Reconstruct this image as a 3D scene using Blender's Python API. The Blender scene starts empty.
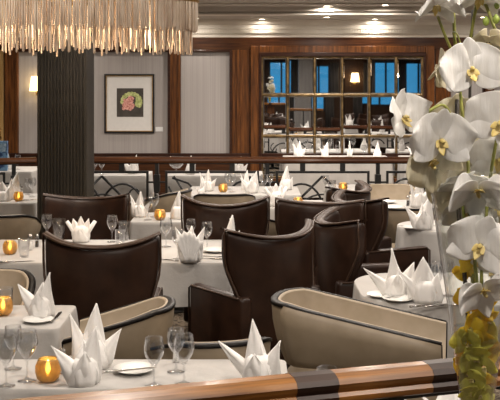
import bpy, math, random
from mathutils import Vector, Matrix, Euler
PI = math.pi
C = bpy.context.scene.collection
R = random.Random(7)
F = 1000.0; HZ = 83.0; CH = 1.85          # focal length in px, horizon row, eye height

def P(u, v, z=0.75):                       # the point of height z seen at pixel u, v
    d = F*(CH-z)/(v-HZ)
    return Vector(((u-250)/F*d, d, z))
def D(u, v, y):                            # the point at distance y
    return Vector(((u-250)/F*y, y, CH-(v-HZ)/F*y))

# ------------------------------------------------------------------ materials
def mat(name):
    m = bpy.data.materials.new(name); m.use_nodes = True
    nt = m.node_tree; b = nt.nodes['Principled BSDF']
    return m, nt, b
def ramp(nt, fac, cols):
    r = nt.nodes.new('ShaderNodeValToRGB')
    el = r.color_ramp.elements
    el[0].position, el[0].color = cols[0][0], (*cols[0][1], 1)
    el[1].position, el[1].color = cols[-1][0], (*cols[-1][1], 1)
    for p, c in cols[1:-1]:
        e = el.new(p); e.color = (*c, 1)
    nt.links.new(fac, r.inputs[0]); return r.outputs[0]
def coords(nt, scale=(1,1,1), rot=(0,0,0)):
    t = nt.nodes.new('ShaderNodeTexCoord'); mp = nt.nodes.new('ShaderNodeMapping')
    mp.inputs['Scale'].default_value = scale; mp.inputs['Rotation'].default_value = rot
    nt.links.new(t.outputs['Object'], mp.inputs[0]); return mp.outputs[0]
def noise(nt, vec, scale, detail=3, rough=.5):
    n = nt.nodes.new('ShaderNodeTexNoise'); n.inputs['Scale'].default_value = scale
    n.inputs['Detail'].default_value = detail; n.inputs['Roughness'].default_value = rough
    nt.links.new(vec, n.inputs['Vector']); return n.outputs['Fac']
def bump(nt, b, h, strength=.2, dist=.01):
    n = nt.nodes.new('ShaderNodeBump'); n.inputs['Strength'].default_value = strength
    n.inputs['Distance'].default_value = dist
    nt.links.new(h, n.inputs['Height']); nt.links.new(n.outputs[0], b.inputs['Normal'])
def simple(name, c1, c2=None, rough=.5, scale=20, metal=0, stretch=(1,1,1), bmp=0, spec=.5, detail=3, lo=.35, hi=.65, coat=0):
    m, nt, b = mat(name)
    v = coords(nt, stretch); f = noise(nt, v, scale, detail)
    nt.links.new(ramp(nt, f, [(lo, c1), (hi, c2 or c1)]), b.inputs['Base Color'])
    b.inputs['Roughness'].default_value = rough; b.inputs['Metallic'].default_value = metal
    b.inputs['Specular IOR Level'].default_value = spec; b.inputs['Coat Weight'].default_value = coat
    b.inputs['Coat Roughness'].default_value = .15
    if bmp: bump(nt, b, f, bmp)
    return m
def glassy(name, tint, refl=.08, rough=.02, edge=.95):
    m = bpy.data.materials.new(name); m.use_nodes = True; nt = m.node_tree; nt.nodes.clear()
    o = nt.nodes.new('ShaderNodeOutputMaterial'); mx = nt.nodes.new('ShaderNodeMixShader')
    tr = nt.nodes.new('ShaderNodeBsdfTransparent'); gl = nt.nodes.new('ShaderNodeBsdfGlossy')
    tc = nt.nodes.new('ShaderNodeTexCoord'); n = nt.nodes.new('ShaderNodeTexNoise'); n.inputs['Scale'].default_value = 6
    nt.links.new(tc.outputs['Object'], n.inputs['Vector'])
    nt.links.new(ramp(nt, n.outputs['Fac'], [(.3, tint), (.7, tuple(min(1, c*1.03) for c in tint))]), tr.inputs[0])
    gl.inputs[0].default_value = (.95,.96,1,1); gl.inputs['Roughness'].default_value = rough
    lw = nt.nodes.new('ShaderNodeLayerWeight'); lw.inputs[0].default_value = .5
    mr = nt.nodes.new('ShaderNodeMapRange'); mr.inputs['To Min'].default_value = refl; mr.inputs['To Max'].default_value = edge
    pw = nt.nodes.new('ShaderNodeMath'); pw.operation = 'POWER'; pw.inputs[1].default_value = 2.3
    nt.links.new(lw.outputs['Facing'], pw.inputs[0]); nt.links.new(pw.outputs[0], mr.inputs[0]); nt.links.new(mr.outputs[0], mx.inputs[0])
    nt.links.new(tr.outputs[0], mx.inputs[1]); nt.links.new(gl.outputs[0], mx.inputs[2])
    nt.links.new(mx.outputs[0], o.inputs[0]); return m
def emit(name, col, s):
    m = bpy.data.materials.new(name); m.use_nodes = True; nt = m.node_tree; nt.nodes.clear()
    o = nt.nodes.new('ShaderNodeOutputMaterial'); e = nt.nodes.new('ShaderNodeEmission')
    e.inputs[0].default_value = (*col, 1); e.inputs[1].default_value = s
    nt.links.new(e.outputs[0], o.inputs[0]); return m
def wood(name, c1, c2, c3, axis, rough=.3, scale=1.0, coat=.3):
    m, nt, b = mat(name)
    st = [22*scale]*3; st[axis] = 1.6*scale
    v = coords(nt, st); f = noise(nt, v, 1.5, 6, .6)
    nt.links.new(ramp(nt, f, [(.32, c1), (.5, c2), (.68, c3)]), b.inputs['Base Color'])
    b.inputs['Roughness'].default_value = rough; b.inputs['Coat Weight'].default_value = coat*.5
    b.inputs['Specular IOR Level'].default_value = .3
    b.inputs['Coat Roughness'].default_value = .12
    return m

M = {}
M['leather'] = simple('brown_leather', (.019,.0085,.005), (.033,.015,.0085), rough=.40, scale=9, bmp=.06, spec=.28)
M['leather_piping'] = simple('leather_piping', (.036,.018,.010), (.058,.030,.017), rough=.45, scale=30, spec=.35)
M['beige'] = simple('beige_leather', (.235,.185,.125), (.27,.215,.15), rough=.5, scale=12, bmp=.03)
M['beige_inner'] = simple('cream_lining', (.38,.31,.22), (.43,.35,.26), rough=.6, scale=12)
M['black_trim'] = simple('black_lacquer', (.005,.004,.004), (.010,.008,.007), rough=.4, scale=30, spec=.18)
M['dark_leg'] = simple('dark_leg_wood', (.012,.008,.006), (.02,.012,.008), rough=.4, scale=30)
def linen(name, c1, c2):
    m, nt, b = mat(name)
    v = coords(nt); f = noise(nt, v, 5, 3)
    nt.links.new(ramp(nt, f, [(.3, c1), (.7, c2)]), b.inputs['Base Color'])
    b.inputs['Roughness'].default_value = .85; b.inputs['Specular IOR Level'].default_value = .15
    g = noise(nt, coords(nt, (1,1,1)), 14, 4, .6); bump(nt, b, g, .35, .012)
    return m
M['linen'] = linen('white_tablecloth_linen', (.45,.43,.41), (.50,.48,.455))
M['napkin'] = linen('white_napkin_linen', (.82,.80,.775), (.87,.85,.825))
M['china'] = simple('white_china', (.78,.77,.74), (.82,.81,.78), rough=.15, scale=10)
M['steel'] = simple('polished_cutlery', (.55,.54,.52), (.65,.63,.60), rough=.18, metal=1, scale=20)
M['glass'] = glassy('clear_glass', (.94,.945,.945))
M['vase_glass'] = glassy('vase_glass', (.96,.97,.96), refl=.025, edge=.9)
M['water'] = glassy('vase_water', (.97,.98,.93), refl=.01, edge=.3)
M['iron'] = simple('black_wrought_iron', (.006,.006,.006), (.012,.012,.012), rough=.38, scale=40)
M['wood_x'] = wood('mahogany_horizontal', (.028,.009,.004), (.058,.020,.007), (.09,.034,.011), 0, coat=.15)
M['wood_z'] = wood('mahogany_vertical', (.042,.014,.004), (.105,.036,.009), (.18,.065,.016), 2, coat=.15)
M['wood_dark'] = wood('dark_mahogany', (.016,.006,.003), (.032,.011,.006), (.05,.018,.008), 0, coat=.2)
M['rail_wood'] = wood('varnished_golden_brown_rail', (.085,.030,.007), (.20,.080,.017), (.34,.15,.036), 0, rough=.34, coat=.25)
M['rail_shade'] = wood('painted_shade_rail', (.012,.006,.003), (.026,.011,.006), (.045,.018,.008), 0, rough=.45, coat=0)  # rail colour darkened to stand in for shade
M['far_rail'] = wood('far_rail_wood', (.045,.014,.006), (.08,.027,.009), (.12,.044,.015), 0, rough=.3, coat=.35)
M['ceiling'] = simple('ceiling_paint', (.52,.48,.43), (.55,.51,.46), rough=.8, scale=2)
M['cornice'] = simple('cornice_cream_paint', (.74,.69,.61), (.77,.72,.64), rough=.6, scale=3)
M['gold'] = simple('gilt_metal', (.55,.34,.12), (.65,.42,.17), rough=.3, metal=1, scale=20)
M['brass_dark'] = simple('aged_brass_muntin', (.10,.065,.03), (.30,.20,.09), rough=.35, metal=.8, scale=9, detail=4)
M['rear_wall'] = wood('rear_wall_dark_panelling', (.03,.014,.007), (.05,.024,.012), (.075,.035,.016), 2, rough=.45, coat=0)
M['curtain'] = simple('dark_grey_curtain', (.06,.055,.052), (.13,.115,.105), rough=.9, scale=6, stretch=(6,1,.3))
M['grey_column'] = simple('grey_column_cladding', (.16,.15,.145), (.21,.20,.19), rough=.5, scale=5, stretch=(5,5,.4))
# wallpaper
m, nt, b = mat('grey_striped_wallpaper')
f = noise(nt, coords(nt, (38,38,.35)), 1, 3)
nt.links.new(ramp(nt, f, [(.3,(.355,.325,.315)), (.7,(.425,.395,.38))]), b.inputs['Base Color']); b.inputs['Roughness'].default_value = .75
M['wallpaper'] = m
# carpet
m, nt, b = mat('patterned_carpet')
f = noise(nt, coords(nt), 26, 4, .7)
nt.links.new(ramp(nt, f, [(.40,(.035,.024,.017)), (.47,(.10,.07,.045)), (.54,(.30,.24,.17)), (.62,(.05,.035,.025))]), b.inputs['Base Color'])
b.inputs['Roughness'].default_value = .95; bump(nt, b, noise(nt, coords(nt), 300, 2), .4)
M['carpet'] = m
# fluted column
M['flute'] = simple('dark_bronze_cladding', (.020,.0165,.012), (.036,.029,.020), rough=.35, scale=6, stretch=(1,1,.1))
# mirror
m, nt, b = mat('mirror_silver')
b.inputs['Metallic'].default_value = 1; b.inputs['Roughness'].default_value = .015
f = noise(nt, coords(nt), 3, 2)
nt.links.new(ramp(nt, f, [(.3,(.84,.85,.86)), (.7,(.9,.91,.92))]), b.inputs['Base Color'])
M['mirror'] = m
# candle holder
m, nt, b = mat('frosted_amber_glass')
f = noise(nt, coords(nt), 40, 3)
nt.links.new(ramp(nt, f, [(.35,(.20,.15,.07)), (.65,(.34,.27,.14))]), b.inputs['Base Color'])
b.inputs['Roughness'].default_value = .35; b.inputs['Metallic'].default_value = .25
b.inputs['Transmission Weight'].default_value = 0
tl = nt.nodes.new('ShaderNodeBsdfTranslucent'); tl.inputs[0].default_value = (1,.62,.2,1)
mx = nt.nodes.new('ShaderNodeMixShader'); mx.inputs[0].default_value = .10
nt.links.new(b.outputs[0], mx.inputs[1]); nt.links.new(tl.outputs[0], mx.inputs[2])
tp = nt.nodes.new('ShaderNodeBsdfTransparent'); tp.inputs[0].default_value = (1,.82,.5,1)
mx2 = nt.nodes.new('ShaderNodeMixShader'); mx2.inputs[0].default_value = .30
nt.links.new(mx.outputs[0], mx2.inputs[1]); nt.links.new(tp.outputs[0], mx2.inputs[2])
nt.links.new(mx2.outputs[0], nt.nodes['Material Output'].inputs[0])
M['amber'] = m
M['flame'] = emit('candle_flame', (1,.66,.18), 26)
M['wax'] = simple('candle_wax', (.8,.7,.5), rough=.5)
# petals
def petal_mat(name, c1, c2, tl_w=.3):
    m, nt, b = mat(name)
    f = noise(nt, coords(nt, (90,90,14)), 1, 3)
    nt.links.new(ramp(nt, f, [(.3, c1), (.65, c2)]), b.inputs['Base Color']); b.inputs['Roughness'].default_value = .5
    bump(nt, b, f, .7, .003)
    tl = nt.nodes.new('ShaderNodeBsdfTranslucent'); tl.inputs[0].default_value = (*c2, 1)
    mx = nt.nodes.new('ShaderNodeMixShader'); mx.inputs[0].default_value = tl_w
    nt.links.new(b.outputs[0], mx.inputs[1]); nt.links.new(tl.outputs[0], mx.inputs[2])
    nt.links.new(mx.outputs[0], nt.nodes['Material Output'].inputs[0]); return m
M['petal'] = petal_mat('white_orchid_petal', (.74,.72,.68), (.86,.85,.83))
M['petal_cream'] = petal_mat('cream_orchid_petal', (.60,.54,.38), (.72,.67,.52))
M['petal_yellow'] = petal_mat('yellow_orchid_petal', (.80,.52,.015), (.95,.74,.05), .35)
M['petal_lime'] = petal_mat('lime_orchid_petal', (.55,.52,.07), (.78,.72,.16), .35)
M['lip'] = petal_mat('orchid_lip', (.72,.55,.14), (.85,.72,.35))
M['stem'] = simple('green_stem', (.17,.19,.03), (.30,.30,.07), rough=.5, scale=30)
M['bud'] = simple('green_bud', (.16,.24,.03), (.30,.38,.07), rough=.45, scale=30)
M['twig'] = simple('dark_twig', (.016,.011,.008), (.03,.022,.014), rough=.6, scale=30)
M['rod'] = simple('champagne_glass_rod', (.72,.57,.44), (.95,.82,.68), rough=.38, metal=.3, scale=24, stretch=(1,1,.35), detail=2)
M['rod_dark'] = simple('bronze_glass_rod', (.42,.31,.22), (.82,.67,.53), rough=.38, metal=.3, scale=30, stretch=(1,1,.4), detail=2)
M['lampshade'] = emit('lit_lampshade', (1,.70,.32), 3.5)
M['lens'] = emit('downlight_lens', (1,.86,.66), 18)
M['matboard'] = simple('white_matboard', (.72,.71,.69), (.75,.74,.72), rough=.8)
M['white_card'] = simple('white_card', (.75,.75,.75), rough=.7)
M['black_frame'] = simple('black_picture_frame', (.012,.011,.012), (.02,.018,.018), rough=.3)

# ------------------------------------------------------------------ mesh helpers
class MB:
    def __init__(s): s.v = []; s.f = []
    def add(s, vs, fs):
        o = len(s.v); s.v += [tuple(v) for v in vs]; s.f += [tuple(i+o for i in f) for f in fs]; return s
    def box(s, x0, x1, y0, y1, z0, z1):
        vs = [(x,y,z) for z in (z0,z1) for y in (y0,y1) for x in (x0,x1)]
        return s.add(vs, [(0,2,3,1),(4,5,7,6),(0,1,5,4),(1,3,7,5),(3,2,6,7),(2,0,4,6)])
    def grid(s, rows, close_u=False, flip=False):
        n = len(rows[0]); vs = [p for r in rows for p in r]; fs = []
        for i in range(len(rows)-1):
            for j in range(n if close_u else n-1):
                a, b = i*n+j, i*n+(j+1)%n
                q = (a, b, b+n, a+n); fs.append(q[::-1] if flip else q)
        return s.add(vs, fs)
    def lathe(s, prof, n=16, c=(0,0,0), cap0=False, cap1=False):
        rows = [[(c[0]+r*math.cos(2*PI*k/n), c[1]+r*math.sin(2*PI*k/n), c[2]+z) for k in range(n)] for r, z in prof]
        o = len(s.v); s.grid(rows, True)
        if cap0: s.f.append(tuple(o+k for k in range(n))[::-1])
        if cap1: s.f.append(tuple(o+(len(prof)-1)*n+k for k in range(n)))
        return s
    def tube(s, pts, r, n=8, caps=True):
        pts = [Vector(p) for p in pts]; rows = []
        up = Vector((0,0,1))
        for i, p in enumerate(pts):
            t = (pts[min(i+1,len(pts)-1)]-pts[max(i-1,0)]).normalized()
            a = t.cross(up)
            if a.length < .1: a = t.cross(Vector((1,0,0)))
            a.normalize(); b = t.cross(a)
            rr = r[i] if isinstance(r, (list,tuple)) else r
            rows.append([p+(a*math.cos(2*PI*k/n)+b*math.sin(2*PI*k/n))*rr for k in range(n)])
        o = len(s.v); s.grid(rows, True)
        if caps:
            s.f.append(tuple(o+k for k in range(n))[::-1]); s.f.append(tuple(o+(len(rows)-1)*n+k for k in range(n)))
        return s
    def bar(s, a, b, w, h=None):                     # square bar between two points
        a, b = Vector(a), Vector(b); t = (b-a).normalized(); h = h or w
        y = Vector((0,1,0)) if abs(t.y) < .9 else Vector((1,0,0)); x = t.cross(y).normalized(); y = x.cross(t)
        vs = [p+x*sx*w/2+y*sy*h/2 for p in (a,b) for sy in (-1,1) for sx in (-1,1)]
        return s.add(vs, [(0,2,3,1),(4,5,7,6),(0,1,5,4),(1,3,7,5),(3,2,6,7),(2,0,4,6)])
    def build(s, name, m, parent=None, smooth=True, bevel=0, subsurf=0, solid=0, loc=None, rz=0, seg=2):
        import bmesh
        me = bpy.data.meshes.new(name); me.from_pydata(s.v, [], s.f); me.validate()
        bm = bmesh.new(); bm.from_mesh(me); bmesh.ops.recalc_face_normals(bm, faces=bm.faces); bm.to_mesh(me); bm.free()
        me.materials.append(M[m] if isinstance(m, str) else m)
        for p in me.polygons: p.use_smooth = smooth
        o = bpy.data.objects.new(name, me); C.objects.link(o)
        if parent: o.parent = parent
        if loc is not None: o.location = loc
        o.rotation_euler.z = rz
        if bevel:
            x = o.modifiers.new('bevel','BEVEL'); x.width = bevel; x.segments = seg; x.limit_method = 'ANGLE'
            x.harden_normals = False
        if solid:
            x = o.modifiers.new('solid','SOLIDIFY'); x.thickness = solid; x.offset = 0
        if subsurf:
            x = o.modifiers.new('sub','SUBSURF'); x.levels = subsurf; x.render_levels = subsurf
        return o
def tag(o, label, cat, group=None):
    o['label'] = label; o['category'] = cat
    if group: o['group'] = group
    elif 'group' in o: del o['group']
    return o
def empty(name, loc=(0,0,0), rz=0):
    o = bpy.data.objects.new(name, None); C.objects.link(o); o.location = loc; o.rotation_euler.z = rz
    o.empty_display_size = .05; return o
def copy_tree(o, parent=None):
    c = o.copy(); C.objects.link(c)
    if parent: c.parent = parent
    for ch in list(o.children): copy_tree(ch, c)
    return c
used = set()
def place(proto, loc, rz, label, cat, group=None):
    o = proto if proto.name not in used else copy_tree(proto)
    used.add(proto.name)
    o.location = loc; o.rotation_euler.z = rz
    return tag(o, label, cat, group)
def struct(o): o['kind'] = 'structure'; return o
def sbox(name, m, *a, bevel=0):
    return struct(MB().box(*a).build(name, m, smooth=False, bevel=bevel))
def wx(u): return (u-250)*WY/F
def wz(v): return CH-(v-HZ)*WY/F

# ------------------------------------------------------------------ the room
WY = 15.6
XL, XR, YR = -6.0, 7.0, -3.0
A = Vector((-.2726, 2.097)); Bv = Vector((.593, 2.372)); dr = (Bv-A).normalized()      # line of the front rail
def rl(t): return A+dr*t
tL = (XL-A.x)/dr.x; tR = (XR-A.x)/dr.x
off = Vector((-dr.y, dr.x))*.10
pL, pR = rl(tL)+off, rl(tR)+off
struct(MB().box(XL-.1, XR+.1, -3.2, WY+.2, -.1, 0).build('floor', 'carpet', smooth=False))
vs = [(XL,-3,.002),(XR,-3,.002),(pR.x,pR.y,.002),(pL.x,pL.y,.002)]
vs += [(x,y,.30) for x,y,z in vs]
struct(MB().add(vs, [(3,2,1,0),(4,5,6,7),(0,1,5,4),(1,2,6,5),(2,3,7,6),(3,0,4,7)]).build('floor', 'carpet', smooth=False))
sbox('wall_back', 'wallpaper', XL-.1, XR+.1, WY, WY+.15, 0, 3.1)
sbox('wall_left', 'wallpaper', XL-.12, XL, -3.2, WY, 0, 3.1)
sbox('wall_right', 'wallpaper', XR, XR+.12, -3.2, WY, 0, 3.1)
SY = 14.14
sbox('ceiling', 'ceiling', XL-.1, XR+.1, -3.2, SY, 2.925, 3.06)
sbox('ceiling', 'ceiling', XL-.1, XR+.1, SY, WY+.1, 2.83, 3.06)
# rear wall with window openings
wins = [(.36,1.22),(2.00,2.75),(4.00,4.95),(5.2,6.15),(-1.6,-.8),(-3.6,-2.8)]
wins.sort()
x = XL; W0, W1 = 1.0, 2.58
rw = MB()
rw.box(XL, XR, YR-.15, YR, 0, W0).box(XL, XR, YR-.15, YR, W1, 3.0)
for a, b in wins: rw.box(x, a, YR-.15, YR, W0, W1); x = b
rw.box(x, XR, YR-.15, YR, W0, W1)
struct(rw.build('wall_rear', 'rear_wall', smooth=False))
for i, (a, b) in enumerate(wins):
    fr = MB()
    for q in ((a, a+.05, W0, W1), (b-.05, b, W0, W1), (a+.05, b-.05, W0, W0+.05), (a+.05, b-.05, W1-.05, W1)):
        fr.box(q[0], q[1], YR-.12, YR+.02, q[2], q[3])
    fr.box((a+b)/2-.03, (a+b)/2+.03, YR-.11, YR, W0+.05, W1-.05)
    w = struct(fr.build('window_%d' % (i+1), 'dark_leg', smooth=False))
    MB().box(a+.05, b-.05, YR-.07, YR-.062, W0+.05, W1-.05).build('window_glass', 'glass', w, smooth=False)
# curtains and sconce on the rear wall (seen in the mirror)
def curtain(x0, x1, label):
    n = 44; rows = []
    for z in (.38, 1.0, 1.8, 2.66):
        rows.append([(x0+(x1-x0)*k/n, YR+.10+.035*math.sin(k*1.25)*(1-.1*z), z) for k in range(n+1)])
    o = MB().grid(rows).build('curtain', 'curtain', solid=.01)
    tag(o, label, 'curtain', 'curtains on the rear wall'); return o
curtain(1.25, 1.62, 'narrow dark grey curtain beside the leftmost blue window reflected in the wall mirror')
curtain(2.76, 3.05, 'dark grey curtain left of the lit wall lamp reflected in the wall mirror')
curtain(3.78, 4.10, 'dark grey curtain between the lit wall lamp and a blue window in the mirror')
curtain(4.93, 5.25, 'dark grey curtain between the two rightmost blue windows in the mirror')

def wall_sconce(x, y, z, face, label):
    r = empty('wall_sconce', (x,y,z), 0 if face > 0 else PI)
    MB().box(-.05,.05,0,.025,-.14,.06).build('back_plate','gold', r, smooth=False, bevel=.005)
    MB().tube([(0,.02,-.06),(0,.08,-.09),(0,.17,-.06),(0,.17,0)], .008).build('arm','gold', r)
    MB().lathe([(.15,-.06),(.11,.24)], 20, (0,.17,0)).build('lamp_shade','lampshade', r, solid=.003)
    return tag(r, label, 'wall lamp')
wall_sconce(3.48, YR, 2.06, 1, 'lit cream shaded wall lamp reflected near the top of the mirror')
wall_sconce(wx(38.5), WY, wz(88), -1, 'yellow lit wall lamp on the wallpaper just left of the fluted column').scale = (.75,.75,.75)

# ---- back wall woodwork
T = 1
def trim(u0, u1, v0, v1, depth, m, y0=None):
    global T
    y = WY if y0 is None else y0
    o = sbox('trim_%d' % T, m, wx(u0), wx(u1), y-depth, y, wz(v1), wz(v0), bevel=.006); T += 1
    return o
def trimx(x0, x1, z0, z1, depth, m):
    global T
    o = sbox('trim_%d' % T, m, x0, x1, WY-depth, WY, z0, z1, bevel=.006); T += 1; return o
trimx(XL, XR, wz(50), wz(36), .05, 'wood_x')                 # frieze
trimx(XL, XR, 0, wz(159), .03, 'wood_x')                     # wainscot
trimx(XL, XR, wz(158.5), wz(153), .07, 'wood_dark')          # chair rail
trimx(XL, XR, 0, .14, .05, 'wood_dark')
for u0, u1 in ((5,19),(168,181),(232,250),(435,450),(482,493),(-60,-40),(560,575)):
    trim(u0, u1, 50, 153, .05, 'wood_z')
for u0, u1 in ((5.8,8),(16.5,18.5),(168,170.5),(178.5,181),(229.5,232),(237,240),(446,450),(482,484.5),(490.5,493)):
    trim(u0, u1, 50, 153, .075, 'wood_dark' if u0 in (229.5,168,482) else 'wood_z')
for u0, u1 in ((19,168),(181,232),(450,482)):
    trim(u0, u1, 50, 52, .065, 'wood_dark')
# golden door casing at the far left
dd = struct(MB().box(wx(-22), wx(4.5), WY-.06, WY, 0, wz(50)).build('door_1', wood('pale_oak_door', (.30,.17,.06), (.42,.26,.10), (.52,.34,.15), 2), smooth=False, bevel=.01))
MB().box(wx(-19), wx(1), WY-.075, WY-.055, .2, wz(80)).build('door_panel', 'wood_z', dd, smooth=False, bevel=.01)
MB().tube([(wx(2.4), WY-.06, 1.0),(wx(2.4), WY-.12, 1.0),(wx(2.4), WY-.12, 1.14),(wx(2.4), WY-.06, 1.14)], .01).build('door_handle','gold', dd)
# cornice
def cornice():
    prof = [(0,wz(37.5)),(.05,wz(37.5)),(.055,wz(35)),(.075,wz(34)),(.075,wz(29.5)),(.10,wz(29)),(.10,wz(25.5)),(.135,wz(24.5)),(.165,wz(22.5)),(.175,wz(21)),(.175,2.832),(0,2.832)]
    mb = MB(); n = len(prof)
    vs = [(x, WY-d, z) for x in (XL, XR) for d, z in prof]
    mb.add(vs, [(i, (i+1)%n, (i+1)%n+n, i+n) for i in range(n)]+[tuple(range(n)), tuple(range(n,2*n))[::-1]])
    x = XL+.01
    while x < XR-.04:
        mb.box(x, x+.022, WY-.098, WY-.07, wz(33.2), wz(30)); x += .041
    global T
    struct(mb.build('trim_%d' % T, 'cornice', smooth=False)); T += 1
cornice()
# step mouldings at the ceiling
for y0, y1, z0, z1, mm in ((SY-.10, SY, 2.86, 2.925, 'ceiling'), (SY-.03, SY+.25, 2.815, 2.832, 'cornice'), (13.4,13.5,2.905,2.925,'ceiling')):
    struct(MB().box(XL, XR, y0, y1, z0, z1).build('trim_%d' % T, mm, smooth=False)); T += 1
# white switch plate and framed picture
tag(MB().box(wx(155.5), wx(163), WY-.008, WY, wz(131.5), wz(127)).build('caption_card','white_card', smooth=False, bevel=.001), 'small white caption card on the wall beside the framed picture', 'card')
pic = empty('framed_picture', ((wx(104.5)+wx(154.5))/2, WY, (wz(74)+wz(133))/2))
hw, hh = (wx(154.5)-wx(104.5))/2, (wz(74)-wz(133))/2
def ringbox(mb, w, h, t, y0, y1):
    return mb.box(-w,-w+t,y0,y1,-h,h).box(w-t,w,y0,y1,-h,h).box(-w+t,w-t,y0,y1,-h,-h+t).box(-w+t,w-t,y0,y1,h-t,h)
ringbox(MB(), hw, hh, .026, -.035, 0).build('frame','black_frame', pic, smooth=False, bevel=.003)
ringbox(MB(), hw-.026, hh-.026, .010, -.028, -.004).build('gilt_edge','gold', pic, smooth=False)
MB().box(-hw+.03,hw-.03,-.012,-.002,-hh+.03,hh-.03).build('mount','matboard', pic, smooth=False)
ix = (wx(130.2)-pic.location.x); iz = wz(102.5)-pic.location.z
iw, ih = (wx(143.5)-wx(117))/2, (wz(88.5)-wz(117))/2
MB().box(ix-iw,ix+iw,-.016,-.011,iz-ih,iz+ih).build('print', simple('print_dark_ground',(.045,.038,.032),(.07,.06,.05),scale=9), pic, smooth=False)
def blobs(name, spots, m):
    mb = MB()
    for (x, z, r) in spots:
        n = 12; c = (ix+x, -.0175, iz+z)
        vs = [c]+[(c[0]+r*(1+.12*math.sin(5*k))*math.cos(2*PI*k/n), -.0168, c[2]+r*(1+.12*math.sin(3*k))*math.sin(2*PI*k/n)) for k in range(n)]
        mb.add(vs, [(0, 1+k, 1+(k+1)%n) for k in range(n)])
    return mb.build(name, m, pic, smooth=False)
gs = [(.14*math.cos(a)+.02, .01+.125*math.sin(a), .036) for a in [PI*(k/11)*1.15-.45 for k in range(12)]]
blobs('green_petals', gs+[(.12,-.02,.05),(.13,.04,.05)], simple('print_green',(.30,.36,.10),(.62,.66,.30),scale=40))
tag(pic, 'black framed picture of pink and green flowers with a wide white mount', 'picture')
blobs('pink_petals', [(R.uniform(-.11,.06), R.uniform(-.10,.07), R.uniform(.026,.042)) for _ in range(26)], simple('print_pink',(.45,.13,.10),(.85,.48,.42),scale=45))

mb_ = empty('menu_box', (-3.115,12.55,.7515))
MB().box(-.075,.075,-.03,.03,0,.37).build('body', simple('blue_printed_card',(.02,.05,.14),(.16,.30,.48),scale=14,lo=.45,hi=.55,rough=.4), mb_, smooth=False, bevel=.004)
MB().box(-.065,.065,-.033,-.030,.24,.34).build('picture_panel', simple('pale_blue_print',(.10,.20,.34),(.45,.58,.68),scale=30,rough=.4), mb_, smooth=False)
tag(mb_, 'small blue printed box at the left photo edge beyond the railing', 'box')
# ---- wall mirror
mr = empty('wall_mirror', ((wx(262)+wx(422))/2, WY-.055, 0)); mx0 = mr.location.x
cols = [262,287.5,314.5,342,369,396,422]; rows_ = [57,95,136,177]
fr = MB()
X = [wx(u)-mx0 for u in cols]; Z = [wz(v) for v in rows_]
ringy = [(X[0]-.18, X[0]-.04), (X[-1]+.04, X[-1]+.18)]
for a, b in ringy: fr.box(a, b, -.05, .055, wz(182), wz(46))
fr.box(X[0]-.04, X[-1]+.04, -.05, .055, wz(54), wz(46)).box(X[0]-.04, X[-1]+.04, -.05, .055, wz(182), wz(178))
fr.build('frame','wood_z', mr, smooth=False, bevel=.012)
fr = MB()
fr.box(X[0]-.05, X[0]-.008, -.065, .02, wz(178), wz(55)).box(X[-1]+.008, X[-1]+.05, -.065, .02, wz(178), wz(55))
fr.box(X[0]-.05, X[-1]+.05, -.065, .02, wz(56.5), wz(52.5))
fr.build('inner_moulding','wood_dark', mr, smooth=False, bevel=.01)
MB().box(X[0]-.03, X[-1]+.03, .03, .05, Z[-1]-.03, Z[0]+.03).build('backing','black_trim', mr, smooth=False)
for i in range(6):
    for j in range(3):
        x0, x1, z1, z0 = X[i]+.012, X[i+1]-.012, Z[j]-.012, Z[j+1]+.012
        bv = .022; tx, tz = R.uniform(-.0016,.0016), R.uniform(-.0012,.0012)
        def yy(x, z, base): return base+tx*(x-(x0+x1)/2)/.2+tz*(z-(z0+z1)/2)/.3
        ov = [(x0,z0),(x1,z0),(x1,z1),(x0,z1)]; iv = [(x0+bv,z0+bv),(x1-bv,z0+bv),(x1-bv,z1-bv),(x0+bv,z1-bv)]
        vs = [(a,yy(a,c,.012),c) for a,c in ov]+[(a,yy(a,c,.007),c) for a,c in iv]+[(a,.029,c) for a,c in ov]
        MB().add(vs, [(4,5,6,7)]+[(k,(k+1)%4,(k+1)%4+4,k+4) for k in range(4)]+[(k,(k+1)%4,(k+1)%4+8,k+8) for k in range(4)]+[(11,10,9,8)]).build('mirror_pane','mirror', mr, smooth=False)
mt = MB()
for x in X: mt.box(x-.013, x+.013, -.012, .03, Z[-1], Z[0])
mt.build('muntin','brass_dark', mr, smooth=False, bevel=.004)
mt = MB()
for z in Z: mt.box(X[0], X[-1], -.010, .03, z-.013, z+.013)
mt.build('muntin','brass_dark', mr, smooth=False, bevel=.004)
ro = MB()
for x in X[1:-1]:
    for z in Z[1:-1]: ro.lathe([(.001,-.022),(.018,-.018),(.026,0),(.018,.018),(.001,.022)], 10, (x,-.014,z))
ro.build('rosettes','brass_dark', mr)
tag(mr, 'large wall mirror of small bevelled panes in a dark wooden frame', 'mirror')

# ---- fluted column
col = empty('fluted_column', ((-1.83-1.41)/2, 8.6+.22, 0))
cm = MB(); cm.box(-.195,.195,-.205,.205,0,2.925)
for k in range(15):
    x = -.197+.394*k/14; w = .0085 if k % 2 else .0065
    for y in (-.212, .212): cm.box(x-w, x+w, y-.012, y+.012, .1, 2.925)
for k in range(15):
    y = -.2+.4*k/14; w = .0085 if k % 2 else .0065
    for x in (-.203, .203): cm.box(x-.010, x+.010, y-w, y+w, .1, 2.925)
cm.build('shaft','flute', col, smooth=False, bevel=.002)
MB().box(-.24,.24,-.24,.24,0,.12).build('plinth','black_trim', col, smooth=False, bevel=.01)
tag(col, 'tall dark square column clad in vertical ribs behind the brown chairs', 'column')
gc = empty('grey_column', (1.62,-1.0,.30))
gm = MB(); gm.box(-.27,.27,-.25,.25,0,2.625)
for k in range(10): gm.box(-.24+.053*k-.012,-.24+.053*k+.012,.25,.265,.15,2.6)
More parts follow.
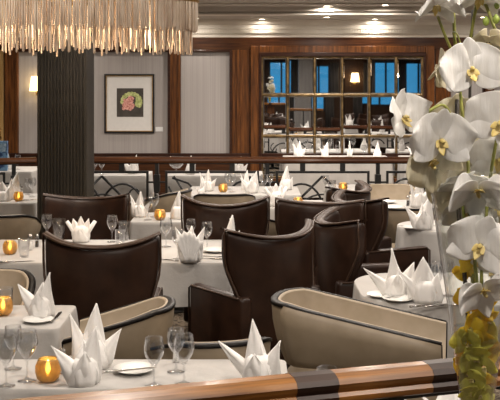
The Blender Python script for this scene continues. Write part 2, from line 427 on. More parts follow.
gm.build('shaft','grey_column', gc, smooth=False, bevel=.004)
MB().box(-.30,.30,-.28,.28,0,.14).build('plinth','black_trim', gc, smooth=False, bevel=.01)
tag(gc, 'square grey ribbed column reflected in the left half of the wall mirror', 'column')

# ------------------------------------------------------------------ far railing
RY = 11.5
def arc(cx, cz, r, a0, a1, n=14, ry=None):
    ry = ry or r
    return [(cx+r*math.cos(a0+(a1-a0)*k/n), 0, cz+ry*math.sin(a0+(a1-a0)*k/n)) for k in range(n+1)]
def spiral(cx, cz, r0, r1, a0, a1, n=30):
    return [(cx+(r0+(r1-r0)*k/n)*math.cos(a0+(a1-a0)*k/n), 0, cz+(r0+(r1-r0)*k/n)*math.sin(a0+(a1-a0)*k/n)) for k in range(n+1)]
def railing(x0, y0, ang, L, posts, styles, label, handrail='far_rail', ends=False):
    r = empty('railing', (x0, y0, 0), ang)
    prof = [(-.035,.935),(-.045,.955),(-.04,.98),(-.02,1.0),(.02,1.0),(.04,.98),(.045,.955),(.035,.935)]
    n = len(prof); vs = [(x, y, z) for x in (0, L) for y, z in prof]
    MB().add(vs, [(i,(i+1)%n,(i+1)%n+n,i+n) for i in range(n)]+[tuple(range(n)),tuple(range(n,2*n))[::-1]]).build('handrail', handrail, r, smooth=False)
    MB().box(0, L, -.015,.015,.922,.936).build('sub_rail','iron', r, smooth=False)
    for p in posts:
        MB().box(p-.022,p+.022,-.022,.022,.0,.93).box(p-.033,p+.033,-.033,.033,.0,.06).box(p-.034,p+.034,-.034,.034,.60,.80).build('post','iron', r, smooth=False, bevel=.004)
    for i in range(len(posts)-1):
        a, b = posts[i]+.095, posts[i+1]-.095; c = (a+b)/2; w = b-a; st = styles[i]
        f = MB(); t = .028
        f.box(a,a+t,-.014,.014,.10,.84).box(b-t,b,-.014,.014,.10,.84).box(a+t,b-t,-.014,.014,.812,.84).box(a+t,b-t,-.014,.014,.10,.128)
        f.build('panel_frame','iron', r, smooth=False, bevel=.003)
        for s in (-.23,.23): MB().box(c+s-.03,c+s+.03,-.016,.016,.84,.925).build('spacer_block','iron', r, smooth=False)
        MB().box(posts[i]+.02,a,-.012,.012,.70,.72).build('bracket','iron', r, smooth=False)
        MB().box(b,posts[i+1]-.02,-.012,.012,.70,.72).build('bracket','iron', r, smooth=False)
        o = MB()
        if st == 'chevron':
            o.bar((c-.42,0,.36),(c,0,.78),.026).bar((c,0,.78),(c+.42,0,.36),.026)
            o.tube(arc(c-.24,.36,.25,0,PI,16,.33),.013,8).tube(arc(c+.24,.36,.25,0,PI,16,.33),.013,8)
            o.tube(arc(c,.30,.30,0,PI,16,.27),.011,8)
            for s in (-1,1): o.tube(spiral(c+s*.40,.58,.02,.11,0,s*4.5),.010,8)
            o.bar((c-.42,0,.36),(c+.42,0,.36),.022).bar((c,0,.13),(c,0,.36),.022)
        elif st == 'leaf':
            for s in (-1,1):
                o.tube([(c,0,.30),(c+s*.12,0,.55),(c+s*.28,0,.70),(c+s*.46,0,.76)],.013,8)
                o.tube([(c,0,.30),(c+s*.18,0,.42),(c+s*.34,0,.62),(c+s*.44,0,.78)],.012,8)
                o.tube([(c+s*.02,0,.30),(c+s*.25,0,.34),(c+s*.40,0,.46),(c+s*.5,0,.66)],.012,8)
                o.tube(spiral(c+s*.30,.46,.02,.10,0,s*5),.010,8)
            o.bar((c,0,.13),(c,0,.60),.02).bar((a+t,0,.28),(b-t,0,.28),.02)
        else:
            for s in (-1,1):
                o.tube(spiral(c+s*.30,.60,.03,.17,PI/2,PI/2-s*(2.4*PI)),.013,8)
                o.tube([(c+s*.06,0,.13),(c+s*.06,0,.45),(c+s*.10,0,.66),(c+s*.26,0,.755)],.012,8)
            o.bar((a+t,0,.30),(b-t,0,.30),.02)
        o.build('scroll_ornament','iron', r)
    tag(r, label, 'railing'); return r
px = [-2.34,-1.07,.20,1.47,2.74,4.01,5.28,6.5]
railing(-2.42, RY, 0, 9.3, [p+2.42 for p in px], ['chevron','leaf','chevron','scroll','chevron','scroll','chevron'],
        'long black wrought iron railing with wooden handrail between the dining tables and the back wall')
railing(-5.4, 10.35, .36, 3.15, [.05,1.4,2.9], ['scroll','chevron'], 'short angled black railing section left of the ribbed column')

# ------------------------------------------------------------------ front railing
fr_ = empty('front_railing', (A.x, A.y, .30), math.atan2(dr.y, dr.x))
prof = [(-.028,.84),(-.040,.846),(-.042,.858),(-.034,.866),(-.040,.876),(-.044,.886),(-.036,.897),(-.015,.9035),(.015,.9035),(.036,.897),(.044,.886),(.040,.876),(.034,.866),(.042,.858),(.040,.846),(.028,.84)]
def sweep(x0, x1, k=1.0):
    n = len(prof); pr = [(y*k, .87+(z-.87)*k) for y, z in prof]
    vs = [(x, y, z) for x in (x0, x1) for y, z in pr]
    return MB().add(vs, [(i,(i+1)%n,(i+1)%n+n,i+n) for i in range(n)]+[tuple(range(n)),tuple(range(n,2*n))[::-1]])
sweep(-1.5, 2.6).build('handrail','rail_wood', fr_, smooth=False)
for u0, u1 in ((291,332),(425,462)):  # added sleeves: dark bands of shade on the handrail, put into the colour
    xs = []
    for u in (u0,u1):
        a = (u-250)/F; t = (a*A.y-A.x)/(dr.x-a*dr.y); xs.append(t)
    o = sweep(xs[0], xs[1], 1.02).build('painted_shade_sleeve','rail_shade', fr_, smooth=False); o['label'] = 'dark section of the handrail with shade painted into its colour'
MB().box(-1.5,2.6,-.012,.012,.828,.842).build('sub_rail','iron', fr_, smooth=False)
for t in (-1.4,-.55,.64,1.83):
    MB().box(t-.013,t+.013,-.013,.013,0,.83).box(t-.03,t+.03,-.03,.03,0,.03).build('post','iron', fr_, smooth=False, bevel=.003)
fm = MB()
for a, b in ((-1.38,-.58),(-.52,.61),(.67,1.80)):
    fm.box(a,b,-.01,.01,.10,.12)
fm.build('bottom_bar','iron', fr_, smooth=False)
for c in (-.98,.045,1.235):
    o = MB()
    for s in (-1,1): o.tube(spiral(c+s*.2,.35,.03,.16,PI/2,PI/2-s*2.4*PI),.009,8)
    o.build('scroll_ornament','iron', fr_)
tag(fr_, 'near wooden handrail with dark patches crossing the bottom of the photo on black posts', 'railing')

# ------------------------------------------------------------------ chairs
def smooth01(x): x = max(0, min(1, x)); return x*x*(3-2*x)
def brown_chair():
    r = empty('leather_chair')
    def hwid(z): return .262+.058*smooth01((z-.58)/.28)
    nU, nV = 16, 12
    def pt(t, k, out):
        ztop = .975+.05*abs(t)**2.2
        z = .13+(ztop-.13)*k
        w = hwid(z)+(0 if out else -.012)
        y = -.33+(.06+.12*smooth01((z-.5)/.4))*abs(t)**2.4+.06*(1-z)
        if not out: y += .075
        return (w*t, y, z)
    mb = MB()
    ts = [-1+2*i/nU for i in range(nU+1)]; ks = [j/nV for j in range(nV+1)]
    outer = [[pt(t,k,True) for t in ts] for k in ks]
    inner = [[pt(t,k,False) for t in ts] for k in ks]
    loop = [o+i[::-1] for o, i in zip(outer, inner)]
    n = len(loop[0]); mb.grid(loop, True)
    for row, fl in ((0, True), (nV, False)):
        b0 = row*n
        for i in range(nU):
            q = (b0+i, b0+i+1, b0+n-2-i, b0+n-1-i); mb.f.append(q[::-1] if fl else q)
    mb.build('backrest','leather', r, subsurf=1)
    ed = [outer[j][0] for j in range(2,nV)]+outer[nV]+[outer[j][-1] for j in range(nV-1,1,-1)]
    MB().tube([Vector(p)+Vector((0,-.001,.0)) for p in ed], .0075, 6).build('piping','leather_piping', r)
    top = MB(); rows = []
    for t in ts:
        a, b = Vector(outer[nV][ts.index(t)]), Vector(inner[nV][ts.index(t)])
        rows.append([a+(b-a)*.12+Vector((0,0,-.004)), a+(b-a)*.2+Vector((0,0,.008)), a+(b-a)*.8+Vector((0,0,.008)), a+(b-a)*.88+Vector((0,0,-.004))])
    top.grid(rows).build('top_edge','leather_piping', r)
    for s in (-1, 1):
        x0, x1 = sorted((s*.212, s*.292))
        a = MB().box(x0, x1, -.27, .27, .13, .655)
        a.build('arm','leather', r, bevel=.025, seg=3)
        MB().tube([(s*.292,-.24,.648),(s*.292,.245,.648),(s*.292,.268,.63),(s*.292,.268,.15)], .006, 6).build('piping','leather_piping', r)
    MB().box(-.21,.21,-.24,.265,.30,.46).build('seat_cushion','leather', r, bevel=.035, seg=3)
    MB().box(-.215,.215,-.26,.25,.13,.31).build('base','leather', r, bevel=.01)
    for sx in (-1,1):
        for sy in (-1,1):
            MB().lathe([(.016,0),(.024,.14)], 8, (sx*.24, sy*.22, 0), True, True).build('leg','dark_leg', r)
    return r
def tub_chair(RR=.285, AF=.25, zb=.825, zf=.70):
    r = empty('tub_chair')
    pts = []; n = 22; ya = -RR+.285
    for k in range(5): pts.append(((-RR, AF-AF*k/5.), -1+.30*k/5))
    for k in range(n+1):
        a = PI+PI*k/n; q = 1.0
        cx, sx = math.cos(a), math.sin(a)                       # squarer than a half circle
        q = 1/((abs(cx)**2.6+abs(sx)**2.6)**(1/2.6))
        pts.append(((RR*cx*q, RR*sx*q), -.7+1.4*k/n))
    for k in range(1,6): pts.append(((RR, AF*k/5.), .7+.30*k/5))
    th = .045
    def col(p, t, out, k):
        f = (p[1]+RR)/(AF+RR)
        zt = zb-(zb-zf)*max(0, f-.12)/.88
        z0 = .54; z = z0+(zt-z0)*k
        v = Vector((p[0], p[1], 0)); nrm = Vector((p[0], min(p[1],0), 0)).normalized()
        sc = -.065*(1-k)**1.6
        if out: sc += .008*math.sin(PI*k)
        q = v+nrm*(sc-(0 if out else th))
        return (q.x, q.y, z)
    ks = [0,.05,.15,.4,.7,.92,1]
    outer = [[col(p,t,True,k) for k in ks] for p,t in pts]; inner = [[col(p,t,False,k) for k in ks] for p,t in pts]
    o = MB(); o.grid(outer)
    o.grid([outer[0], inner[0]]).grid([outer[-1], inner[-1]]).grid([[a[0],b[0]] for a,b in zip(outer,inner)])
    o.build('outer_shell','beige', r)
    i_ = MB(); i_.grid(inner); i_.build('lining','beige_inner', r)
    if AF > .3:                                                # separate upholstered arm panels
        for side in (0, 1):
            seq = list(zip(pts, outer)); seq = seq[:10] if side == 0 else seq[-10:]
            rows = []
            for (p, t), oc in seq:
                nrm = Vector((p[0], min(p[1],0)*1.0, 0)).normalized()
                rows.append([Vector(c)+nrm*(.008 if i in (0,len(ks)-1) else .028) for i, c in enumerate(oc)])
            ends = [[Vector(c) for c in seq[0][1]]]+rows+[[Vector(c) for c in seq[-1][1]]]
            MB().grid(ends).build('arm_panel','beige', r)
    rows = []
    for (a, b) in zip(outer, inner):
        p, q = Vector(a[-1]), Vector(b[-1]); u = Vector((0,0,1)); dd = (p-q).normalized()
        rows.append([p+dd*.006-u*.010, p+dd*.006+u*.004, p-dd*.002+u*.006, p-dd*th*.60+u*.006, p-dd*th*.62-u*.002])
    MB().grid(rows).build('top_trim','black_trim', r, solid=.002)
    rows = []
    for (a, b) in zip(outer, inner):
        p, q = Vector(a[-1]), Vector(b[-1]); u = Vector((0,0,1))
        rows.append([p+(q-p)*.58-u*.002, p+(q-p)*.66+u*.006, p+(q-p)*.85+u*.007, q+u*-.006, q-u*.02])
    MB().grid(rows).build('padded_rim','beige_inner', r)
    for e in (0, -1):
        MB().tube([outer[e][0], outer[e][3], outer[e][-1]], .005, 6).build('arm_trim','black_trim', r)
    w = RR-.055
    MB().box(-w,w,-w,AF-.01,.40,.49).build('seat_cushion','beige', r, bevel=.03, seg=3)
    MB().box(-w+.01,w-.01,-w+.01,AF-.03,.33,.41).build('seat_frame','dark_leg', r, bevel=.01)
    for sx in (-1,1):
        for y in (-w+.04, AF-.06):
            MB().tube([(sx*(w-.01),y,0),(sx*(w-.04),y,.34)], [.014,.022], 8).build('leg','dark_leg', r)
    return r

LEATHER = brown_chair(); TUB = tub_chair(); BIGTUB = tub_chair(.22, .58, .83, .70); MIDTUB = tub_chair(.21, .26, .825, .70)
rad = math.radians
def brown(x, y, deg, label, g='brown leather dining chairs'):
    return place(LEATHER, (x,y,0), rad(deg), label, 'chair', g)
def tub(x, y, deg, label, g='beige tub chairs'):
    return place(TUB, (x,y,0), rad(deg), label, 'chair', g)
brown(-.81, 5.62, 0, 'large brown leather chair seen from behind in front of the long middle table at left')
brown(.03, 5.92, 36, 'brown leather chair seen from behind at centre, its arm pointing left')
brown(-1.22, 7.30, 180, 'brown leather chair facing the camera behind the tulip folded napkin')
brown(-.17, 7.42, -4, 'brown leather chair seen from behind, standing between the two clusters of glasses at centre')
brown(.48, 6.98, 172, 'brown leather chair facing the camera, seat showing, between other brown chairs at right')
brown(.74, 6.33, -80, 'brown leather chair turned right, with narrow wing edges, just behind the beige chair')
brown(.95, 7.46, -66, 'brown leather chair turned right whose arm runs below the small round table')
brown(.66, 8.22, 62, 'small distant brown leather chair near the railing arch with a candle above it')

place(BIGTUB, (.33,4.74,0), rad(-104), 'large beige tub chair with black edge above the front handrail at right', 'chair', 'beige tub chairs')
place(MIDTUB, (-.565,4.64,0), rad(88), 'beige tub chair with a sloping arm in front of the big brown chair at left', 'chair', 'beige tub chairs')
tub(-1.42, 5.22, 185, 'beige tub chair at the far side of the left table, cut by the photo edge')
place(MIDTUB, (-.15,4.24,0), rad(14), 'beige tub chair directly behind the pair of wine glasses at bottom centre', 'chair', 'beige tub chairs').scale = (1.1,1,.96)
tub(-1.98, 7.95, 5, 'beige tub chair in front of the left background table beside the column')
tub(-.24, 9.42, 0, 'beige tub chair with curved black rim in front of the centre background table')
tub(-.86, 9.55, 70, 'beige tub chair turned sideways near the railing, behind the far glasses')
tub(-.02, 8.22, -60, 'beige tub chair half hidden to the right of the centre brown chair')
tub(1.30, 8.38, 4, 'beige tub chair with plain back facing the camera right of the brown chairs')
tub(1.40, 9.85, 180, 'beige tub chair with curved back between the right table and the scrolled railing')

# ------------------------------------------------------------------ tables and cloths
def outline(w, d, r, n=112):
    pts = []; hw, hd = w/2-r, d/2-r
    seg = [('l',(-hw,-d/2),(hw,-d/2)), ('a',(hw,-hd),-PI/2), ('l',(w/2,-hd),(w/2,hd)), ('a',(hw,hd),0), ('l',(hw,d/2),(-hw,d/2)), ('a',(-hw,hd),PI/2), ('l',(-w/2,hd),(-w/2,-hd)), ('a',(-hw,-hd),PI)]
    Ls = [max(0,(Vector(s[1])-Vector(s[2])).length) if s[0]=='l' else PI/2*r for s in seg]; tot = sum(Ls)
    for s, L in zip(seg, Ls):
        k = max(2 if L > 0 else 0, int(round(n*L/tot))) if s[0]=='l' else max(6, int(round(n*L/tot)))
        if L < 1e-6: continue
        for i in range(k):
            f = i/k
            if s[0] == 'l':
                a, b = Vector(s[1]), Vector(s[2]); p = a+(b-a)*f; t = (b-a).normalized(); nn = Vector((t.y,-t.x)); cr = 0
            else:
                a = s[2]+PI/2*f; nn = Vector((math.cos(a), math.sin(a))); p = Vector(s[1])+nn*r; cr = math.sin(PI*f)
            pts.append((p, nn, cr))
    return pts
def table(x0, x1, y0, y1, label, clabel, drop=.27, r=.03, rz=0, seed=1, wave=.022):
    w, d = x1-x0, y1-y0; c = ((x0+x1)/2, (y0+y1)/2, 0)
    t = empty('dining_table', c, rz)
    rt = max(.005, r-.012)
    ol = outline(w-.025, d-.025, rt, 60); tb = MB(); n = len(ol)
    for z in (.715,.743): tb.v += [(p.x,p.y,z) for p,_,_ in ol]
    tb.f += [tuple(range(n))[::-1], tuple(range(n,2*n))]+[(i,(i+1)%n,(i+1)%n+n,i+n) for i in range(n)]
    tb.build('tabletop','dark_leg', t, smooth=False)
    ped = [0] if w < 1.3 else [-w*.28, w*.28]
    for px_ in ped:
        MB().lathe([(.035,.03),(.035,.7),(.08,.715)], 14, (px_,0,0), True, True).build('pedestal','iron', t)
        MB().lathe([(.20,0),(.20,.012),(.04,.035)], 20, (px_,0,0), True, True).build('base','iron', t)
    tag(t, label, 'table')
    rr = random.Random(seed); ph = [rr.uniform(0,6) for _ in range(4)]
    ol = outline(w, d, r, 150); n = len(ol); cl = MB()
    cl.v += [(p.x,p.y,.75) for p,_,_ in ol]; cl.f.append(tuple(range(n)))
    H = [.0,.006,.03,.08,.14,.20,1]
    prev = 0; s = 0; S = []
    for i in range(n): S.append(s); s += (ol[(i+1)%n][0]-ol[i][0]).length
    per = s
    for hi, h in enumerate([.004,.02,.05,.10,.16,.21,.27]):
        hh = h/.27*drop; q = h/.27
        for i,(p,nn,cr) in enumerate(ol):
            a = S[i]/per*2*PI
            k1 = max(3, round(per*3.2)); k2 = max(4, round(per*5.4))
            wv = wave*q*(math.sin(a*k1+ph[0])*.7+math.sin(a*k2+ph[1])*.45+.3*math.sin(a*k1*.5+ph[2]))
            ofs = .004+.012*q+wv*1.0+cr*q*.03
            ofs = max(ofs, .002)
            z = .75-hh-(cr*.05*q if r < .1 else 0)
            if hi == 0: ofs = .003; z = .747
            cl.v.append((p.x+nn.x*ofs, p.y+nn.y*ofs, z))
        b0 = (hi)*n
        for i in range(n): cl.f.append((b0+i, b0+(i+1)%n, b0+n+(i+1)%n, b0+n+i))
    o = cl.build('tablecloth','linen', None, loc=c, rz=rz)
    tag(o, clabel, 'tablecloth'); return t
table(-1.35,.14,3.60,3.98,'near left dining table under a white cloth just behind the front handrail','white tablecloth on the nearest left table, behind the front handrail', seed=2)
table(.22,1.0,2.88,3.42,'near right dining table mostly hidden below the front handrail','white tablecloth mostly hidden below the front handrail, under the vase', seed=3)
table(-1.62,-.86,4.48,4.95,'dining table at left with one folded napkin and plate by the beige chairs','white tablecloth on the left table with one plate and napkin', seed=4, drop=.30)
table(-2.05,-.12,6.13,7.02,'long dining table in the middle of the room behind the big brown chair','long white tablecloth on the middle table with pleated napkin and goblets', seed=5, wave=.03)
table(-.95,-.36,7.92,8.5,'small dining table behind the middle table holding a lit candle and tall napkin','white tablecloth on the small table directly left of the centre brown chair', seed=6, drop=.35)
table(.12,.68,8.80,9.40,'small dining table right of the centre brown chair with curled napkin and candle','white tablecloth hanging between the two centre brown chairs', seed=7, drop=.34)
table(-.62,.50,9.80,10.65,'wide dining table in front of the far railing at centre','white tablecloth on the centre background table with three tall napkins', seed=8)
table(-3.3,-1.97,9.17,9.95,'dining table in the left background beside the ribbed column','white tablecloth on the left background table beside the column', seed=9)
table(.98,1.75,8.72,9.42,'dining table right of the brown chairs with small white plates','white tablecloth on the right background table with plates', seed=10, drop=.33)
table(1.14,1.82,7.38,8.04,'small round dining table behind the vase at right','round white tablecloth on the small table left of the vase', r=.34, seed=11, drop=.34, wave=.012)
table(.58,1.52,4.96,5.80,'large rounded dining table behind the beige chairs at right','white tablecloth with angular folds on the large right table', r=.28, seed=12, wave=.03, drop=.33)
table(.82,1.42,10.25,10.85,'small dining table holding a candle right in front of the railing arch','white tablecloth under the candle near the railing arch', seed=13)
table(-2.15,-1.22,11.85,12.5,'dining table beyond the railing right of the column','white tablecloth beyond the railing, right of the column', seed=14, drop=.45)
table(-1.0,.15,11.85,12.5,'dining table beyond the railing with a big glass bowl','white tablecloth beyond the railing with the big glass bowl', seed=15, drop=.5)
table(.5,2.05,14.4,15.2,'dining table beyond the railing below the wall mirror','bright white tablecloth beyond the railing below the mirror', seed=16, drop=.55)
table(2.25,3.7,14.4,15.2,'dining table beyond the railing at right','white tablecloth beyond the railing scroll at right', seed=17, drop=.55)
table(-4.0,-2.7,12.4,13.2,'dining table beyond the railing at far left','white tablecloth beyond the angled railing at far left', seed=18, drop=.45)
# tables of the room's right side, seen in the mirror
table(2.3,3.5,6.0,6.9,'dining table outside the photo right edge, reflected in the mirror','white tablecloth reflected low in the right half of the mirror', seed=19)
table(2.6,3.8,9.0,9.9,'dining table in the right of the room, reflected in the mirror','white tablecloth reflected in the mirror above the railing', seed=20)
for x, y, a, l in ((2.50,5.65,0,'brown leather chair with its front reflected in the middle panes of the mirror'),(3.25,5.65,0,'brown leather chair reflected in the mirror beside the first reflected chair'),
                   (2.85,8.65,0,'brown leather chair reflected in the mirror at the nearer reflected table'),(3.6,8.65,0,'rightmost brown leather chair reflected in the mirror'),(2.0,6.45,-90,'brown leather chair reflected sideways in the mirror')):
    brown(x, y, a, l)

# ------------------------------------------------------------------ tableware
def wine_glass(H=.185, bowl=.041, name='wine_glass'):
    r = empty(name)
    stem = H*.42
    MB().lathe([(.001,0),(.034,.001),(.034,.003),(.012,.007),(.0045,.015),(.0035,stem*.6),(.005,stem-.006),(.012,stem)], 18).build('stem','glass', r)
    pr = []
    for k in range(11):
        q = k/10; z = stem+(H-stem)*q
        rad_ = bowl*(math.sin(min(1,q*1.45+.05)*PI/2)**.75)*(1-.20*max(0,q-.55)/.45)
        pr.append((max(.004,rad_), z))
    pr2 = pr+[(a-.0018, z) for a, z in pr[::-1]][:-1]
    MB().lathe(pr2, 20).build('bowl','glass', r)
    return r
def tumbler():
    r = empty('water_glass')
    MB().lathe([(.001,0),(.028,0),(.033,.05),(.036,.11),(.0345,.11),(.0315,.05),(.026,.008),(.001,.008)], 18).build('body','glass', r)
    return r
def candle():
    r = empty('votive_candle')
    MB().lathe([(.001,0),(.028,0),(.040,.012),(.047,.035),(.046,.058),(.037,.080),(.034,.084),(.032,.084),(.035,.078),(.043,.057),(.044,.036),(.037,.014),(.026,.004),(.001,.004)], 24).build('holder','amber', r)
    MB().lathe([(.019,.005),(.019,.022),(.001,.022)], 12, (0,0,0), True).build('wax','wax', r)
    MB().lathe([(.0008,.026),(.008,.036),(.010,.046),(.006,.062),(.0006,.078)], 10).build('flame','flame', r)
    l = bpy.data.lights.new('candle_glow','POINT'); l.energy = .035; l.color = (1,.58,.2); l.shadow_soft_size = .012
    lo = bpy.data.objects.new('candle_glow', l); C.objects.link(lo); lo.parent = r; lo.location = (0,0,.055)
    return r
def shaker(h, m2):
    r = empty('salt_shaker' if m2 == 'napkin' else 'pepper_mill')
    MB().lathe([(.001,0),(.016,0),(.014,.03),(.012,h-.02),(.011,h-.018)], 12).build('jar','glass', r)
    MB().lathe([(.001,.003),(.0125,.003),(.011,h*.5),(.001,h*.5)], 12).build('filling', m2, r)
    MB().lathe([(.0125,h-.02),(.0125,h-.008),(.007,h),(.001,h)], 12).build('cap','steel', r)
    return r
def plate(name='side_plate', rr=.08):
    r = empty(name)
    MB().lathe([(.001,.004),(rr*.6,.004),(rr*.98,.016),(rr,.018),(rr*.97,.019),(rr*.62,.008),(.001,.007)], 28).build('dish','china', r)
    return r
def knife(kind='table_knife'):
    r = empty(kind)
    if kind == 'table_knife':
        MB().add([(-.008,0,.001),(.008,0,.001),(.009,.10,.001),(.002,.125,.001),(-.008,.10,.001),(-.008,0,.003),(.008,0,.003),(.009,.10,.003),(.002,.125,.003),(-.008,.10,.003)],
                 [(4,3,2,1,0),(5,6,7,8,9)]+[(i,(i+1)%5,(i+1)%5+5,i+5) for i in range(5)]).build('blade','steel', r, smooth=False)
    else:
        m = MB(); m.box(-.004,.004,0,.05,.001,.003).box(-.012,.012,.05,.065,.001,.003)
        for k in range(4): m.box(-.012+.0065*k,-.012+.0065*k+.0035,.065,.11,.001,.003)
        m.build('tines','steel', r, smooth=False)
    MB().tube([(0,-.10,.004),(0,-.05,.004),(0,.002,.003)], [.006,.005,.0035], 6).build('handle','steel', r)
    return r
GL = wine_glass(); GT = wine_glass(.165,.037,'wine_glass'); TU = tumbler(); CA = candle()
SA = shaker(.085,'napkin'); PE = shaker(.085,'dark_leg'); PL = plate(); KN = knife(); FO = knife('dinner_fork')

# napkins
def petal_sheet(mb, az, lean, h, w, fold=.5, base=.012, fa=-90, low=0, sharp=.8, bend=0):
    ca, sa = math.cos(az), math.sin(az); rad_ = Vector((ca,sa,0)); f_ = rad(fa); out = Vector((math.cos(f_),math.sin(f_),0)); side = Vector((-math.sin(f_),math.cos(f_),0))
    rows = []; nV, nU = 8, 6
    for i in range(nV+1):
        v = i/nV
        c = rad_*(base+h*math.sin(lean)*(v**(1.25+bend)))+Vector((0,0,low+h*math.cos(lean)*v))
        ww = w*(.80+.20*math.sin(min(1,v*3)*PI/2))*max(.0, 1-v**(1.35*sharp/.8))**.95
        ww = max(ww, .0006)
        rows.append([c+side*(ww*u)-out*(fold*ww*abs(u))+out*(.005*math.sin(5*u+4*v+az)+.012*math.sin(PI*v)) for u in [-1+2*k/nU for k in range(nU+1)]])
    mb.grid(rows)
def napkin(spec, name='folded_napkin', rods=None, pleats=0):
    mb = MB()
    for s in spec: petal_sheet(mb, rad(s[0]), rad(s[1]), *s[2:])
    n = 32; rows = []
    for q, r0 in ((0,.036),(.02,.041),(.05,.043),(.08,.038),(.10,.022)):
        rows.append([((r0+.005*math.sin(6*2*PI*k/n+q*50))*1.15*math.cos(2*PI*k/n), (r0*.75+.003*math.sin(5*2*PI*k/n))*math.sin(2*PI*k/n), q) for k in range(n)])
    mb.grid(rows, True)
    if pleats:
        rows = []; m_ = pleats*2
        for j in range(7):
            v = j/6; row = []
            for k in range(m_+1):
                a = PI/2+rad(26)*(1-2*k/m_); rr_ = .03+(.145+.02*math.cos((k/m_-.4)*5))*v*(1-.10*(k % 2)*v)
                row.append((rr_*math.cos(a)*1.0, -.030-.012*v+(.011 if k % 2 else -.003)*(.4+v), rr_*math.sin(a)-.025))
            rows.append(row)
        mb.grid(rows)
    if rods:
        for a, l, h in rods:
            ca, sa = math.cos(rad(a)), math.sin(rad(a))
            mb.tube([(ca*.015,sa*.015,.01),(ca*l*.5,sa*l*.5,h*.5),(ca*l,sa*l,h)], [.012,.014,.010], 8)
    return mb.build(name, 'napkin', None, solid=.0025)
# az: -90 towards the camera, 0 right, 180 left
NK = {
 'peak': napkin([(0,4,.225,.060,.45,.0,-80),(180,16,.20,.044,.5,.02,-60),(0,34,.16,.055,.5,.01,-110),(90,3,.19,.060,-.3,.01,-90),(-90,6,.11,.062,.4,.02,-95)]),
 'peak_left': napkin([(180,5,.22,.052,.5,.0,-70),(180,46,.19,.052,.45,.01,-85),(0,22,.165,.060,.5,.02,-110),(90,2,.16,.055,-.3,.01,-90),(-90,8,.11,.062,.4,.02,-85)]),
 'wing': napkin([(180,38,.19,.060,.45,.0,-65),(0,12,.215,.066,.5,.0,-105),(-90,6,.13,.064,.5,.02,-80),(90,3,.16,.06,-.3,.01,-90)]),
 'tulip': napkin([(0,0,.155,.040,.4,.0,-90,.0,1.4),(180,14,.145,.038,.4,.012,-80,.0,1.4),(0,14,.145,.038,.4,.012,-100,.0,1.4),(-90,10,.09,.055,.5,.03,-90),(90,2,.14,.05,-.3,.01,-90)], rods=[(180,.085,.125),(0,.085,.125)]),
 'fan': napkin([(-90,4,.15,.05,.5,.0,-80),(180,20,.19,.045,.4,.01,-80),(0,20,.19,.050,.5,.01,-105),(0,3,.185,.05,.5,.0,-70),(90,4,.16,.06,-.3,.01,-90)], pleats=6),
 'cone': napkin([(0,3,.225,.066,.7,.0,-70,0,.8),(90,2,.20,.055,-.3,.01,-90),(0,24,.13,.050,.5,.01,-115)]),
 'sail': napkin([(180,2,.205,.076,.7,.0,-75,0,1.0),(180,40,.19,.050,.4,.0,-65),(0,16,.14,.060,.5,.02,-110),(90,3,.17,.06,-.3,.01,-90)]),
}
ncount = 0
def nap(kind, u, v, label, rz=0, s=1.0, z=.752, loc=None):
    proto = NK[kind]; p = loc if loc else P(u, v, z-.0)
    o = place(proto, (p[0],p[1],z), rad(rz), label, 'napkin', 'folded white napkins on the dining tables')
    o.scale = (s,s,s); return o
def put(proto, u, v, label, cat, group, rz=0, z=.7515, s=1.0):
    p = P(u, v, z); o = place(proto, (p.x,p.y,z), rad(rz), label, cat, group); o.scale = (s,s,s); return o
G = 'glasses on the dining tables'
def gl(u, v, label, s=1.0): return put(GL, u, v, label, 'wine glass', G, R.uniform(0,360), s=s)
def gt(u, v, label, s=1.0): return put(GT, u, v, label, 'wine glass', G, R.uniform(0,360), s=s)
def tu(u, v, label, s=1.0): return put(TU, u, v, label, 'glass', G, R.uniform(0,360), s=s)
def ca(u, v, label, s=1.0): return put(CA, u, v, label, 'candle', 'votive candles in amber holders', R.uniform(0,360), s=s)
def pl(u, v, label, s=1.0): return put(PL, u, v, label, 'plate', 'side plates', s=s)
# near left table
gl(27,381,'large wine glass left of the nearest lit candle', 1.02)
gl(6,386,'wine glass at the lower left corner, cut by the photo edge', 1.0)
gt(13,369,'wine glass behind the two wine glasses in the lower left corner', 1.0)
ca(48,381,'nearest lit amber candle, at the lower left between glass and napkins')
put(SA,62,373,'tall slim salt shaker right behind the nearest lit candle','salt shaker','shakers',s=1.1)
put(PE,69,377,'pepper shaker between the nearest lit candle and the two tall napkins','pepper shaker','shakers',s=.95)
nap('peak',92,369,'tall pointed white napkin, rear one of two right of the nearest candle',10,1.12)
nap('wing',84,385,'white napkin with spread wings, front one of two at lower left',15,1.0)
pl(134,372,'white side plate with a knife on the nearest left table', 1.0)
put(KN,124,371,'knife lying on the side plate of the nearest left table','knife','cutlery',-70,z=.771)
gl(154,386,'wine glass standing beside the side plate at bottom centre left', .95)
gl(184,384,'front wine glass of the pair at bottom centre', .98)
gt(176,372,'rear wine glass of the pair at bottom centre', 1.0)
put(SA,176,362,'small glass salt shaker behind the pair of glasses at bottom centre','salt shaker','shakers',s=.9)
nap('peak_left',258,383,'white pointed napkin at bottom centre above the front handrail',-20,1.06)
# near right table
gl(327,425,'wine glass whose rim rises above the dark patch of the front handrail')
gl(352,440,'wine glass mostly hidden below the front handrail, left one')
gt(398,430,'wine glass hidden below the front handrail left of the vase')
nap('sail',452,437,'white napkin below the handrail beside the vase foot', 30, 1.05)
# left table
nap('wing',41,318,'white folded napkin above a side plate on the left table',-15,1.02)
pl(38,322,'white side plate in front of the napkin on the left table',.9)
ca(3,315,'lit amber candle at the left photo edge on the left table')
tu(6,309,'slim glass behind the candle at the left photo edge', .95)
put(KN,56,318,'knife at the right corner of the left table','knife','cutlery',0)
